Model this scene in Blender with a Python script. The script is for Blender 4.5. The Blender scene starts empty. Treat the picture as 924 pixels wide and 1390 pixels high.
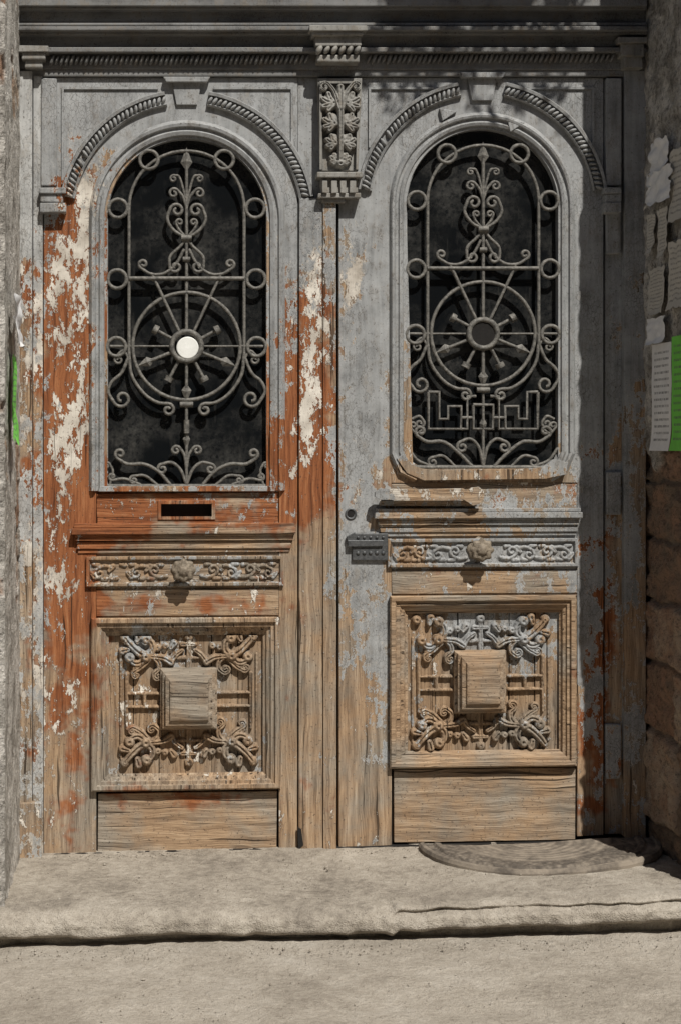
import bpy, bmesh, math, random
import numpy as np
from mathutils import Vector, noise as mn
random.seed(7); rng=np.random.RandomState(3)
scene=bpy.context.scene
CX,CZ,D=-0.655,1.3875,5.0
def W(px,py,y=0.0,warp=True):
    if warp and py>600 and 58<px<850:
        mid=253 if px<458 else 655
        py-= (px-mid)*0.017*(py-600)/550
    s=(D+y)/D
    return Vector((CX+(px-200)/400*s, y, CZ+(600-py)/400*s))
# ---------------------------------------------------------------- node helper
class NB:
    def __init__(s,nt): s.nt=nt
    def n(s,t,**k):
        o=s.nt.nodes.new(t)
        for a,b in k.items(): setattr(o,a,b)
        return o
    def set(s,sock,v):
        if isinstance(v,bpy.types.NodeSocket): s.nt.links.new(v,sock)
        elif v is not None: sock.default_value=v
    def m(s,op,a,b=None,c=None,clamp=False):
        o=s.n('ShaderNodeMath',operation=op,use_clamp=clamp)
        s.set(o.inputs[0],a)
        if b is not None: s.set(o.inputs[1],b)
        if c is not None: s.set(o.inputs[2],c)
        return o.outputs[0]
    def v(s,op,a,b=None,c=None):
        o=s.n('ShaderNodeVectorMath',operation=op)
        s.set(o.inputs[0],a)
        if b is not None: s.set(o.inputs[1],b)
        if c is not None: s.set(o.inputs[2],c)
        return o.outputs['Value'] if op in('DOT_PRODUCT','LENGTH') else o.outputs[0]
    def noise(s,vec,scale,detail=4,rough=.55):
        o=s.n('ShaderNodeTexNoise'); s.set(o.inputs['Vector'],vec)
        o.inputs['Scale'].default_value=scale;o.inputs['Detail'].default_value=detail
        o.inputs['Roughness'].default_value=rough
        return o.outputs['Fac']
    def vor(s,vec,scale,feature='F1',rand=1):
        o=s.n('ShaderNodeTexVoronoi',feature=feature); s.set(o.inputs['Vector'],vec)
        o.inputs['Scale'].default_value=scale;o.inputs['Randomness'].default_value=rand
        return o
    def mr(s,x,a,b,c=0.,d=1.,sm=False):
        o=s.n('ShaderNodeMapRange'); 
        if sm:o.interpolation_type='SMOOTHSTEP'
        s.set(o.inputs[0],x)
        for i,q in enumerate((a,b,c,d)): s.set(o.inputs[i+1],q)
        return o.outputs[0]
    def ramp(s,x,stops):
        o=s.n('ShaderNodeValToRGB'); s.set(o.inputs[0],x); e=o.color_ramp.elements
        while len(e)<len(stops): e.new(.5)
        for i,(p,c) in enumerate(stops): e[i].position=p; e[i].color=(*c,1)
        return o.outputs[0]
    def mix(s,f,a,b,blend='MIX'):
        o=s.n('ShaderNodeMix',data_type='RGBA',blend_type=blend)
        s.set(o.inputs[0],f)
        for i,q in ((6,a),(7,b)):
            if isinstance(q,tuple): q=(*q,1) if len(q)==3 else q
            s.set(o.inputs[i],q)
        return o.outputs[2]
    def bump(s,h,dist,strength=1,nrm=None):
        o=s.n('ShaderNodeBump'); s.set(o.inputs['Height'],h); o.inputs['Distance'].default_value=dist
        o.inputs['Strength'].default_value=strength
        if nrm is not None: s.set(o.inputs['Normal'],nrm)
        return o.outputs[0]
    def pos(s): return s.n('ShaderNodeNewGeometry').outputs['Position']
def newmat(name):
    m=bpy.data.materials.new(name); m.use_nodes=True; nt=m.node_tree
    b=nt.nodes['Principled BSDF']; return m,NB(nt),b
# ---------------------------------------------------------------- weathering fields (where the paint survived)
PB=[(300,70,700,200,1.35),(655,330,140,330,.95),(492,520,42,250,.9),(480,800,36,70,.5),(515,930,16,110,.62),
    (800,420,60,420,.8),(392,300,24,170,.55),(425,300,30,110,.35),(655,742,120,26,.42),(650,860,95,38,.5),
    (250,775,130,24,.28),(205,880,50,40,.42),(700,700,90,16,.22),(800,950,30,200,.35),(125,230,50,60,-.35),(480,370,16,60,-.6),
    (62,560,10,500,.25),(470,905,14,22,.5),(140,480,12,160,.45),(640,645,140,16,-.7),(560,960,30,60,.2),(370,480,12,100,.3),(765,560,16,90,-.3),(542,590,14,60,-.3)]
OB=[(95,620,55,420,1.1),(415,520,45,170,.95),(250,685,190,38,.75),(808,860,34,330,.8),(380,560,25,170,.8),(250,818,150,18,.45),
    (100,330,60,100,.9),(640,665,140,25,.3),(500,640,40,60,.2),(300,1085,120,14,.4),(235,1085,80,18,.4)]
WB=[(122,270,24,75,.66),(78,400,22,120,.58),(112,420,14,140,.5),(104,590,22,65,.62),(75,590,12,50,.45),(425,340,18,100,.72),
    (424,490,15,120,.6),(478,370,16,60,.85),(390,430,14,100,.42),(412,590,16,60,.5),(490,600,34,130,.45),(560,170,120,40,.2),
    (150,790,120,14,.4),(84,730,14,140,.45),(60,900,12,200,.45),(370,130,50,40,.4),(790,640,20,60,.35),(560,880,40,60,.2),(100,1000,30,150,.25),
    (480,790,30,70,.35),(230,880,80,40,.2),(660,650,110,20,.3)]
def fieldvals(co):
    x=co[:,0];z=co[:,2]; out=[]
    for L,base in((PB,.06),(OB,.05),(WB,.0)):
        acc=np.full(len(co),base)
        for (px,py,rx,ry,a) in L:
            c=W(px,py,0,False); acc+=a*np.exp(-(((x-c.x)*400/rx)**2+((z-c.z)*400/ry)**2))
        out.append(acc)
    return np.stack(out+[np.ones(len(co))],1)
PAINT=set(); POBJ=[]
def paintwood(name,grain='V',pb=0.,ob=0.,wb=0.,gray=(.29,.295,.295),dirt=.55,seed=0.,dark=1.2):
    m,nb,b=newmat(name); p=nb.pos()
    a=nb.n('ShaderNodeVertexColor'); a.layer_name='wear'; sp3=nb.n('ShaderNodeSeparateColor'); nb.set(sp3.inputs[0],a.outputs[0]); fP,fO,fW=sp3.outputs
    po=nb.v('ADD',p,(seed,seed*.7,seed*1.3))
    # grain coordinates wander a little so the fibres are not ruler straight
    wv=nb.m('MULTIPLY',nb.m('SUBTRACT',nb.noise(po,4.5,2,.5),.5),.035); cw=nb.n('ShaderNodeCombineXYZ'); nb.set(cw.inputs[0 if grain=='V' else 2],wv)
    pw=nb.v('ADD',po,cw.outputs[0])
    G={'V':(1,1,.05),'H':(.05,1,1)}[grain]
    gp=nb.v('MULTIPLY',pw,G)
    g1=nb.noise(gp,60,4,.62); g2=nb.noise(gp,260,2,.6)
    G3={'V':(1,1,.02),'H':(.02,1,1)}[grain]
    g3=nb.noise(nb.v('MULTIPLY',pw,G3),85,2,.5)
    crack=nb.mr(g3,.30,.35,1,0,True)
    big=nb.noise(po,3.3,2,.6)
    gg=nb.m('ADD',nb.m('MULTIPLY',g1,.62),nb.m('MULTIPLY',g2,.38))
    d=lambda c:tuple(q*dark for q in c)
    tan=nb.ramp(gg,[(.28,d((.09,.055,.032))),(.43,d((.205,.135,.082))),(.56,d((.325,.223,.138))),(.74,d((.46,.35,.24)))])
    grey=nb.ramp(gg,[(.3,d((.08,.066,.052))),(.5,d((.21,.178,.14))),(.7,d((.36,.32,.265)))])
    on=nb.noise(po,8,3,.68)
    tan=nb.mix(nb.mr(nb.m('ADD',nb.m('MULTIPLY',big,.6),nb.m('MULTIPLY',on,.4)),.43,.58),tan,grey)
    org=nb.ramp(gg,[(.28,(.05,.02,.01)),(.45,(.205,.070,.027)),(.58,(.325,.125,.050)),(.75,(.43,.25,.13))])
    om=nb.mr(nb.m('ADD',nb.m('ADD',fO,ob),nb.m('MULTIPLY',nb.m('SUBTRACT',on,.5),2.3)),.32,.76,0,1,True)
    col=nb.mix(om,tan,org)
    col=nb.mix(nb.m('MULTIPLY',crack,.8),col,(.028,.017,.01))
    wn=nb.noise(nb.v('MULTIPLY',po,(1,1,.5)),27,5,.78)
    ws=nb.m('ADD',nb.m('ADD',fW,wb),nb.m('ADD',nb.m('MULTIPLY',nb.m('SUBTRACT',wn,.5),3.3),nb.m('MULTIPLY',nb.m('SUBTRACT',.5,big),1.1)))
    wm=nb.mr(ws,.50,.54,0,1)
    white=nb.mix(nb.mr(on,.35,.65),(.40,.355,.30),(.74,.69,.61))
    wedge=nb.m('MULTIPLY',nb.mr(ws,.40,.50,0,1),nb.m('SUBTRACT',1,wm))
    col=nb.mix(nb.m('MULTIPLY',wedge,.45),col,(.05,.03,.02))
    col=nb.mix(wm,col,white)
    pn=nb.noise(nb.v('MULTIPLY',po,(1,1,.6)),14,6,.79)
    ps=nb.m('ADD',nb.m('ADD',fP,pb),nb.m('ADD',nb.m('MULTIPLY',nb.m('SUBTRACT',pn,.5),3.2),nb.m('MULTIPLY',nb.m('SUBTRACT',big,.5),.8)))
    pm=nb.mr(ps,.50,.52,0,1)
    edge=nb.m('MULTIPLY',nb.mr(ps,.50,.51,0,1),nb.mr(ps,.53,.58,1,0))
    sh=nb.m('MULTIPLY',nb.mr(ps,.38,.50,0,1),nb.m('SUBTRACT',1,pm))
    gl=tuple(min(.8,c*1.35) for c in gray); gd=tuple(c*.5 for c in gray)
    pg=nb.ramp(nb.m('ADD',nb.m('MULTIPLY',on,.6),nb.m('MULTIPLY',g1,.4)),[(.32,gd),(.48,gray),(.66,gl)])
    pg=nb.mix(nb.mr(wn,.50,.72,0,dirt),pg,(.20,.165,.125))
    ck=nb.vor(nb.v('MULTIPLY',po,(1,1,.55)),105,'DISTANCE_TO_EDGE').outputs['Distance']
    cka=nb.m('MULTIPLY',nb.mr(ck,.0,.06,1,0),nb.mr(big,.42,.60))
    pg=nb.mix(nb.m('MULTIPLY',cka,.75),pg,(.05,.045,.04))
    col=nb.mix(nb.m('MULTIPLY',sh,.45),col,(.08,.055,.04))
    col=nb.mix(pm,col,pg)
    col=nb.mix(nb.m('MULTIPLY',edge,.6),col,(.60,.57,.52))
    sp=nb.noise(po,120,2,.7); col=nb.mix(nb.mr(sp,.61,.71,0,.7),col,(.04,.03,.024))
    nb.set(b.inputs['Base Color'],col)
    nb.set(b.inputs['Roughness'],nb.mr(pm,0,1,.85,.6)); b.inputs['Specular IOR Level'].default_value=.25
    h=nb.m('ADD',nb.m('MULTIPLY',pm,.8),nb.m('MULTIPLY',wm,.4))
    gw=nb.m('MULTIPLY',nb.m('SUBTRACT',1,pm),nb.m('ADD',nb.m('MULTIPLY',gg,1.4),nb.m('MULTIPLY',crack,-.9)))
    h=nb.m('ADD',h,gw); h=nb.m('ADD',h,nb.m('MULTIPLY',wn,.5))
    nb.set(b.inputs['Normal'],nb.bump(h,.0036,1.0))
    PAINT.add(m.name); return m
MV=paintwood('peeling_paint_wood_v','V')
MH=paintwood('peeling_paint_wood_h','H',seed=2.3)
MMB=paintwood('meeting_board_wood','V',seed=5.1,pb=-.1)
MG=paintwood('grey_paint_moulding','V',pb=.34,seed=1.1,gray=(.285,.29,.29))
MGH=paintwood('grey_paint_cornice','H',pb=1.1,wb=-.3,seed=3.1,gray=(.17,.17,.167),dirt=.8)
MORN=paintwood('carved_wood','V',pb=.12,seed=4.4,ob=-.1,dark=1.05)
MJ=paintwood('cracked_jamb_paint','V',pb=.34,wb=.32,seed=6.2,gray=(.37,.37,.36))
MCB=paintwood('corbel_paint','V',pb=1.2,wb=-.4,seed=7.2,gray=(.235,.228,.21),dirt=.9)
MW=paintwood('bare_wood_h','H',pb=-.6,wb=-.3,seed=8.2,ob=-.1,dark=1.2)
def simple(name,c1,c2,scale=30,rough=.7,metal=0,bump=.001,spec=.4,bs=None):
    m,nb,b=newmat(name); p=nb.pos(); n=nb.noise(p,scale,4,.65)
    nb.set(b.inputs['Base Color'],nb.mix(nb.mr(n,.3,.7),c1,c2)); b.inputs['Roughness'].default_value=rough
    b.inputs['Metallic'].default_value=metal; b.inputs['Specular IOR Level'].default_value=spec
    nb.set(b.inputs['Normal'],nb.bump(nb.noise(p,bs or scale*3,3,.6),bump)); return m
MIRON=simple('dusty_iron',(.05,.048,.044),(.22,.208,.185),70,.6,.1,.002)
MDARK=simple('dark_gap',(.008,.007,.006),(.015,.013,.012),20,.9)
MLATCH=simple('latch_steel',(.06,.063,.066),(.15,.153,.155),80,.5,.5,.0008)
MWHITE=simple('white_enamel',(.72,.72,.68),(.85,.85,.82),20,.4)
MBRASS=simple('aged_knob_paint',(.10,.078,.055),(.30,.25,.19),70,.65,0,.002)
def glassmat():
    m,nb,b=newmat('dusty_glass'); p=nb.pos()
    n=nb.noise(p,5,4,.6); n2=nb.noise(p,70,3,.7); st=nb.noise(nb.v('MULTIPLY',p,(1,1,.15)),40,3,.6)
    d=nb.m('MULTIPLY',nb.mr(n,.42,.8),nb.mr(n2,.3,.7))
    col=nb.mix(d,(.006,.007,.008),(.09,.087,.08)); col=nb.mix(nb.mr(st,.60,.8,0,.3),col,(.10,.095,.085))
    nb.set(b.inputs['Base Color'],col); nb.set(b.inputs['Roughness'],nb.mr(n,.3,.7,.05,.32))
    nb.set(b.inputs['Normal'],nb.bump(nb.noise(p,3,2),.004)); return m
MGLASS=glassmat()
# ---------------------------------------------------------------- mesh helpers
def empty(name):
    o=bpy.data.objects.new(name,None); scene.collection.objects.link(o); return o
def reg(o,mat):
    if mat and mat.name in PAINT: POBJ.append(o)
    return o
def mk(name,verts,faces,mat,parent=None,bevel=0,smooth=False,recalc=True):
    me=bpy.data.meshes.new(name); me.from_pydata([tuple(v) for v in verts],[],faces)
    if recalc:
        bm=bmesh.new(); bm.from_mesh(me); bmesh.ops.recalc_face_normals(bm,faces=bm.faces); bm.to_mesh(me); bm.free()
    if smooth: me.polygons.foreach_set('use_smooth',[True]*len(me.polygons))
    if mat: me.materials.append(mat)
    o=bpy.data.objects.new(name,me); scene.collection.objects.link(o)
    if parent: o.parent=parent
    if bevel:
        bv=o.modifiers.new('b','BEVEL'); bv.width=bevel; bv.segments=2; bv.limit_method='ANGLE'
    return reg(o,mat)
def prism(name,poly,yf,yb,mat,parent,bevel=.0015):
    a=[W(x,y,yf) for x,y in poly]; n=len(a)
    vs=a+[Vector((v.x,yb,v.z)) for v in a]
    fs=[tuple(range(n)),tuple(range(2*n-1,n-1,-1))]+[(i,(i+1)%n,n+(i+1)%n,n+i) for i in range(n)]
    return mk(name,vs,fs,mat,parent,bevel)
def box(name,x0,y0,x1,y1,yf,yb,mat,parent,bevel=.0015):
    j=lambda:random.uniform(-.6,.6)
    return prism(name,[(x0+j(),y0+j()),(x1+j(),y0+j()),(x1+j(),y1+j()),(x0+j(),y1+j())],yf,yb,mat,parent,bevel)
def plate(name,outer,holes,yf,yb,mat,parent):
    bm=bmesh.new(); es=[]
    for loop in [outer]+holes:
        vs=[bm.verts.new(W(x,y,yf)) for x,y in loop]
        es+=[bm.edges.new((vs[i],vs[(i+1)%len(vs)])) for i in range(len(vs))]
    bmesh.ops.triangle_fill(bm,edges=es,use_beauty=True)
    r=bmesh.ops.extrude_face_region(bm,geom=list(bm.faces))
    for v in r['geom']:
        if isinstance(v,bmesh.types.BMVert): v.co.y=yb
    bmesh.ops.recalc_face_normals(bm,faces=bm.faces)
    me=bpy.data.meshes.new(name); bm.to_mesh(me); bm.free(); me.materials.append(mat)
    o=bpy.data.objects.new(name,me); scene.collection.objects.link(o); o.parent=parent; return reg(o,mat)
def sweep(name,path,prof,mat,parent,closed=False,smooth=False,back=None):
    n=len(path); vs=[];fs=[];P=len(prof)
    def dirn(a,b):
        d=(b[0]-a[0],b[1]-a[1]); l=math.hypot(*d) or 1; return d[0]/l,d[1]/l
    for i in range(n):
        if closed: d1=dirn(path[i-1],path[i]); d2=dirn(path[i],path[(i+1)%n])
        else:
            d1=dirn(path[i-1],path[i]) if i>0 else dirn(path[0],path[1])
            d2=dirn(path[i],path[i+1]) if i<n-1 else d1
        n1=(d1[1],-d1[0]); n2=(d2[1],-d2[0]); mx,my=n1[0]+n2[0],n1[1]+n2[1]
        k=2/(mx*mx+my*my) if (mx*mx+my*my)>.1 else 1
        mx*=k; my*=k
        for off,y in prof: vs.append(W(path[i][0]+mx*off,path[i][1]+my*off,y))
    for i in range(n if closed else n-1):
        j=(i+1)%n
        for k in range(P-1): fs.append((i*P+k,i*P+k+1,j*P+k+1,j*P+k))
    if not closed: fs+= [tuple(range(P)),tuple(range((n-1)*P,n*P))]
    return mk(name,vs,fs,mat,parent,0,smooth)
def loft(name,rects,mat,parent,bevel=0):
    vs=[];fs=[]
    for (x0,y0,x1,y1,y) in rects:
        for a,b in((x0,y0),(x1,y0),(x1,y1),(x0,y1)):
            q=W(a,b,0); vs.append(Vector((q.x,y,q.z)))
    for i in range(len(rects)-1):
        for k in range(4): fs.append((i*4+k,i*4+(k+1)%4,i*4+4+(k+1)%4,i*4+4+k))
    e=(len(rects)-1)*4; fs.append((e,e+1,e+2,e+3)); return mk(name,vs,fs,mat,parent,bevel)
def lathe(name,px,py,prof,mat,parent,seg=32,petals=0,smooth=True):
    vs=[];fs=[]; c0=W(px,py,prof[-1][1])
    for r,y,a in [(q+(0,))[:3] if len(q)==2 else q for q in prof]:
        for k in range(seg):
            t=2*math.pi*k/seg; rr=r/400*(1+(a*math.cos(petals*t)))
            vs.append(Vector((c0.x+rr*math.cos(t),y,c0.z+rr*math.sin(t))))
    for i in range(len(prof)-1):
        for k in range(seg): fs.append((i*seg+k,i*seg+(k+1)%seg,(i+1)*seg+(k+1)%seg,(i+1)*seg+k))
    fs.append(tuple(range((len(prof)-1)*seg,len(prof)*seg)))
    return mk(name,vs,fs,mat,parent,0,smooth)
def cr(pts,n=8):
    if len(pts)<3: return list(pts)
    P=[(2*pts[0][0]-pts[1][0],2*pts[0][1]-pts[1][1])]+list(pts)+[(2*pts[-1][0]-pts[-2][0],2*pts[-1][1]-pts[-2][1])]
    out=[]
    for i in range(1,len(P)-2):
        for k in range(n):
            t=k/n
            out.append(tuple(.5*((2*P[i][c])+(-P[i-1][c]+P[i+1][c])*t+(2*P[i-1][c]-5*P[i][c]+4*P[i+1][c]-P[i+2][c])*t*t+(-P[i-1][c]+3*P[i][c]-3*P[i+1][c]+P[i+2][c])*t**3) for c in(0,1)))
    out.append(tuple(pts[-1])); return out
def curl(pts,s,r,turns=1.15,n=22,smooth=True):
    q=cr(pts) if smooth else list(pts)
    tx,ty=q[-1][0]-q[-2][0],q[-1][1]-q[-2][1]; l=math.hypot(tx,ty); tx/=l;ty/=l
    nx,ny=-ty*s,tx*s; c=(q[-1][0]+nx*r,q[-1][1]+ny*r); a0=math.atan2(-ny,-nx)
    for k in range(1,n+1):
        u=k/n; rad=r*(1-.72*u); a=a0+s*u*turns*2*math.pi
        q.append((c[0]+rad*math.cos(a),c[1]+rad*math.sin(a)))
    return q
def circ(cx,cy,r,n=28,a0=0,a1=2*math.pi): return [(cx+r*math.cos(a0+(a1-a0)*k/n),cy+r*math.sin(a0+(a1-a0)*k/n)) for k in range(n+1)]
def arch(cx,cy,r,yb,n=40): return [(cx-r,yb)]+[(cx-r*math.cos(math.pi*k/n),cy-r*math.sin(math.pi*k/n)) for k in range(n+1)]+[(cx+r,yb)]
def curveobj(name,strokes,y,rad,mat,parent):
    cu=bpy.data.curves.new(name,'CURVE'); cu.dimensions='3D'; cu.bevel_depth=rad; cu.bevel_resolution=2; cu.use_fill_caps=True
    for st in strokes:
        pts,yy,rr=st['p'],st.get('y',y),st.get('r',1)
        sp=cu.splines.new('POLY'); sp.points.add(len(pts)-1)
        for i,(px,py) in enumerate(pts):
            sp.points[i].co=(*W(px,py,yy,False),1); sp.points[i].radius=rr*(1+random.uniform(-.08,.08))
    cu.materials.append(mat); o=bpy.data.objects.new(name,cu); scene.collection.objects.link(o); o.parent=parent; return o
def beads(name,pts,r,y,mat,parent,squash=1.0,along=.62):
    """row of carved beads along a pixel path"""
    P=[W(a,b,y,False) for a,b in pts]; L=[0]
    for i in range(1,len(P)): L.append(L[-1]+(P[i]-P[i-1]).length)
    step=r*2*along*1.05; n=int(L[-1]/step); vs=[];fs=[]; SU,SV=8,6
    for k in range(n):
        if random.random()<.02: continue
        t=(k+.5)*L[-1]/n; i=max(j for j in range(len(L)-1) if L[j]<=t); u=(t-L[i])/(L[i+1]-L[i]+1e-9)
        c=P[i].lerp(P[i+1],u); d=(P[i+1]-P[i]).normalized(); nn=Vector((-d.z,0,d.x)); o=len(vs)
        rj=random.uniform(.80,1.06); sk=.35
        for a in range(SV+1):
            th=math.pi*a/SV
            for bb in range(SU):
                ph=2*math.pi*bb/SU
                q=nn*math.cos(th)*r*rj
                q+=d*(math.sin(th)*math.cos(ph)*r*along*rj+sk*math.cos(th)*r)+Vector((0,-1,0))*math.sin(th)*math.sin(ph)*r*squash
                vs.append(c+q)
        for a in range(SV):
            for bb in range(SU): fs.append((o+a*SU+bb,o+a*SU+(bb+1)%SU,o+(a+1)*SU+(bb+1)%SU,o+(a+1)*SU+bb))
    return mk(name,vs,fs,mat,parent,0,True,False)
def relief(name,x0,y0,x1,y1,yb,strokes,mat,parent,res=1.0,dome=None,base=False,flat=.6,miss=0.):
    """carved ornament as a height field; strokes: (points, width px, height m)"""
    xs=np.arange(x0,x1+.01,res); ys=np.arange(y0,y1+.01,res); X,Y=np.meshgrid(xs,ys); H=np.zeros_like(X)
    for pts,w,h in strokes:
        if miss and random.random()<miss: continue
        mnx,mxx=min(p[0] for p in pts)-w,max(p[0] for p in pts)+w; mny,mxy=min(p[1] for p in pts)-w,max(p[1] for p in pts)+w
        M=(X>=mnx)&(X<=mxx)&(Y>=mny)&(Y<=mxy)
        if not M.any(): continue
        xx=X[M];yy=Y[M]; dd=np.full(xx.shape,1e9); tt=np.zeros(xx.shape); N=max(len(pts)-1,1)
        for i in range(N):
            ax,ay=pts[i]; bx,by=pts[min(i+1,len(pts)-1)]; vx,vy=bx-ax,by-ay; l2=vx*vx+vy*vy+1e-9
            t=np.clip(((xx-ax)*vx+(yy-ay)*vy)/l2,0,1); e=np.hypot(xx-ax-t*vx,yy-ay-t*vy)
            up=e<dd; dd[up]=e[up]; tt[up]=(i+t[up])/N
        ww=w*(1-.35*tt)
        r=dd/ww
        q=np.clip(1-r**2,0,1)**flat*h
        if w>3.5: q=q*(1-.38*np.exp(-(r/.22)**2))   # carved vein
        H[M]=np.maximum(H[M],q)
    if dome is not None: H=H+dome(X,Y)*( (H>0) if not base else 1)
    ny,nx=X.shape; vs=[]
    for j in range(ny):
        for i in range(nx):
            v=W(X[j,i],Y[j,i],yb); v.y-=H[j,i]
            if H[j,i]>0: v.y+=.0016*mn.noise(Vector((X[j,i]*.3,Y[j,i]*.3,0)))
            vs.append(v)
    fs=[]
    for j in range(ny-1):
        for i in range(nx-1):
            if base or max(H[j,i],H[j+1,i],H[j,i+1],H[j+1,i+1])>0:
                fs.append((j*nx+i,j*nx+i+1,(j+1)*nx+i+1,(j+1)*nx+i))
    used=sorted({k for f in fs for k in f}); mp={k:i for i,k in enumerate(used)}
    return mk(name,[vs[k] for k in used],[tuple(mp[k] for k in f) for f in fs],mat,parent,0,True,False)
# ================================================================ DOORS
def grille(parent,cx,cy,k,right,y):
    T=lambda pts:[(cx+x*k,cy+z*k) for x,z in pts]
    S=[]
    def both(p,r=1,yy=None):
        for sg in(1,-1): S.append({'p':T([(a*sg,b) for a,b in p]),'r':r,'y':y if yy is None else yy})
    def one(p,r=1,yy=None): S.append({'p':T(p),'r':r,'y':y if yy is None else yy})
    one([(0,-262),(0,-22)],1.05)
    one(arch(0,-187,78,12),1.05)
    for (a,b) in((51,-253),(93,-187),(94,-91),(95,1)):
        both(circ(a,b,12.5),1.15,y-.002)
    one([(-78,-92),(78,-92)],1.3,y-.004)
    both(curl([(0,-188),(-5,-203),(-12,-212)],-1,7),.9)
    both(curl([(0,-196),(-9,-228),(-16,-232)],-1,5),.8)
    both(curl([(0,-147),(-17,-157),(-26,-172),(-22,-187)],1,9.5),1.05)
    both(curl([(0,-147),(-10,-158),(-14,-166)],1,5),.8)
    both(curl([(0,-147),(-9,-135),(-22,-122),(-23,-108)],-1,8),1)
    both(curl([(-3,-132),(-14,-112),(-30,-99),(-48,-98),(-62,-106)],1,6.5),1)
    one([(-7,-147),(7,-147)],2,y-.004); one([(-5,-118),(5,-118)],1.6,y-.004)
    one(circ(0,0,73,60),1.15); one(circ(0,0,20,32),1.7,y-.006)
    for sg in(1,-1): S.append({'p':T([(sg*9,-18),(sg*43,-90)]),'r':1,'y':y-.002})
    for ang,L,tip in((62,47,'b'),(112,52,'a'),(152,50,'b'),(180,58,'a'),(208,50,'b'),(248,52,'a'),(298,47,'b')):
        a=math.radians(ang); dx,dy=math.sin(a),-math.cos(a)
        one([(dx*20,dy*20),(dx*L,dy*L)],1.05)
        if tip=='b': one([(dx*(L-3),dy*(L-3)),(dx*(L+1),dy*(L+1)),(dx*(L+4),dy*(L+4))],2.7,y-.003)
    both([(73,0),(104,0)],.8); both([(22,0),(73,0)],.6)
    both(curl([(-78,12),(-74,40),(-58,64),(-40,76),(-24,78)],1,8.5),1.05)
    both(curl([(-79,16),(-88,36),(-101,48),(-106,62),(-98,77)],-1,12),1.05)
    both(curl([(-79,16),(-86,6),(-96,14)],-1,6),.8)
    one([(-9,79),(9,79)],1.7,y-.004)
    if not right:
        one([(0,73),(0,188)],1)
        one([(0,100),(0,118)],1.8,y-.003)
        both(curl([(0,166),(-3,148),(-9,138)],-1,6.5),.95)
        both(curl([(0,188),(-8,168),(-20,158),(-34,160)],-1,7),1)
        both(curl([(-22,188),(-38,170),(-58,160),(-80,160),(-94,152)],1,7),1.1)
        both(curl([(-40,188),(-56,176),(-72,176)],-1,6),.9)
        both(curl([(-62,188),(-84,180),(-100,182)],1,5),.9)
        both(curl([(-104,188),(-100,170),(-104,160)],-1,5),.8)
        one([(-107,190),(107,190)],1.4)
    else:
        both([(-77,82),(-77,134),(-31,134),(-31,102),(-49,102),(-49,120),(-62,120),(-62,82),(-77,82)],1.05)
        both([(-31,118),(-14,118)],1.); one([(-14,100),(14,100),(14,134),(-14,134),(-14,100)],1.05)
        both([(-31,134),(-22,134),(-22,88),(-10,88)],.95); one([(0,73),(0,186)],.95)
        both(curl([(0,186),(-6,160),(-18,148),(-32,152)],-1,8),1)
        both(curl([(-16,186),(-36,166),(-56,152),(-78,152),(-92,144)],1,8),1.1)
        both(curl([(-40,186),(-56,172),(-72,174)],-1,7),.9)
        both(curl([(-72,186),(-92,178),(-104,162)],-1,6),.9)
        both(curl([(-100,120),(-90,116),(-84,122)],1,7),.9); both(curl([(-84,134),(-94,140),(-102,132)],1,5),.8)
        one([(-105,188),(105,188)],1.4)
    g=curveobj('window_grille',S,y,.0056,MIRON,parent)
    vs=[];fs=[]
    def dia(x,z,ang,l,w,yy=y-.004):
        a=math.radians(ang); u=(math.sin(a),-math.cos(a)); v=(u[1],-u[0]); o=len(vs)
        for (p,q) in((1,0),(-.15,.5),(-.8,0),(-.15,-.5)):
            X=x+u[0]*l*p+v[0]*w*q; Z=z+u[1]*l*p+v[1]*w*q; vs.append(W(cx+X*k,cy+Z*k,yy+.003,False))
        vs.append(W(cx+x*k,cy+z*k,yy-.006,False)); vs.append(W(cx+x*k,cy+z*k,yy+.010,False))
        for i in range(4): fs.append((o+i,o+(i+1)%4,o+4)); fs.append((o+i,o+(i+1)%4,o+5))
    dia(0,-252,0,18,16); 
    for ang,L in((112,58),(180,62),(248,58)):
        a=math.radians(ang); dia(math.sin(a)*L,-math.cos(a)*L,ang,14,14)
    for sg in(-1,1): dia(sg*44,-92,sg*25,9,9)
    dia(0,128,180,14,10)
    mk('grille_spear_tips',vs,fs,MIRON,parent)
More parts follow.
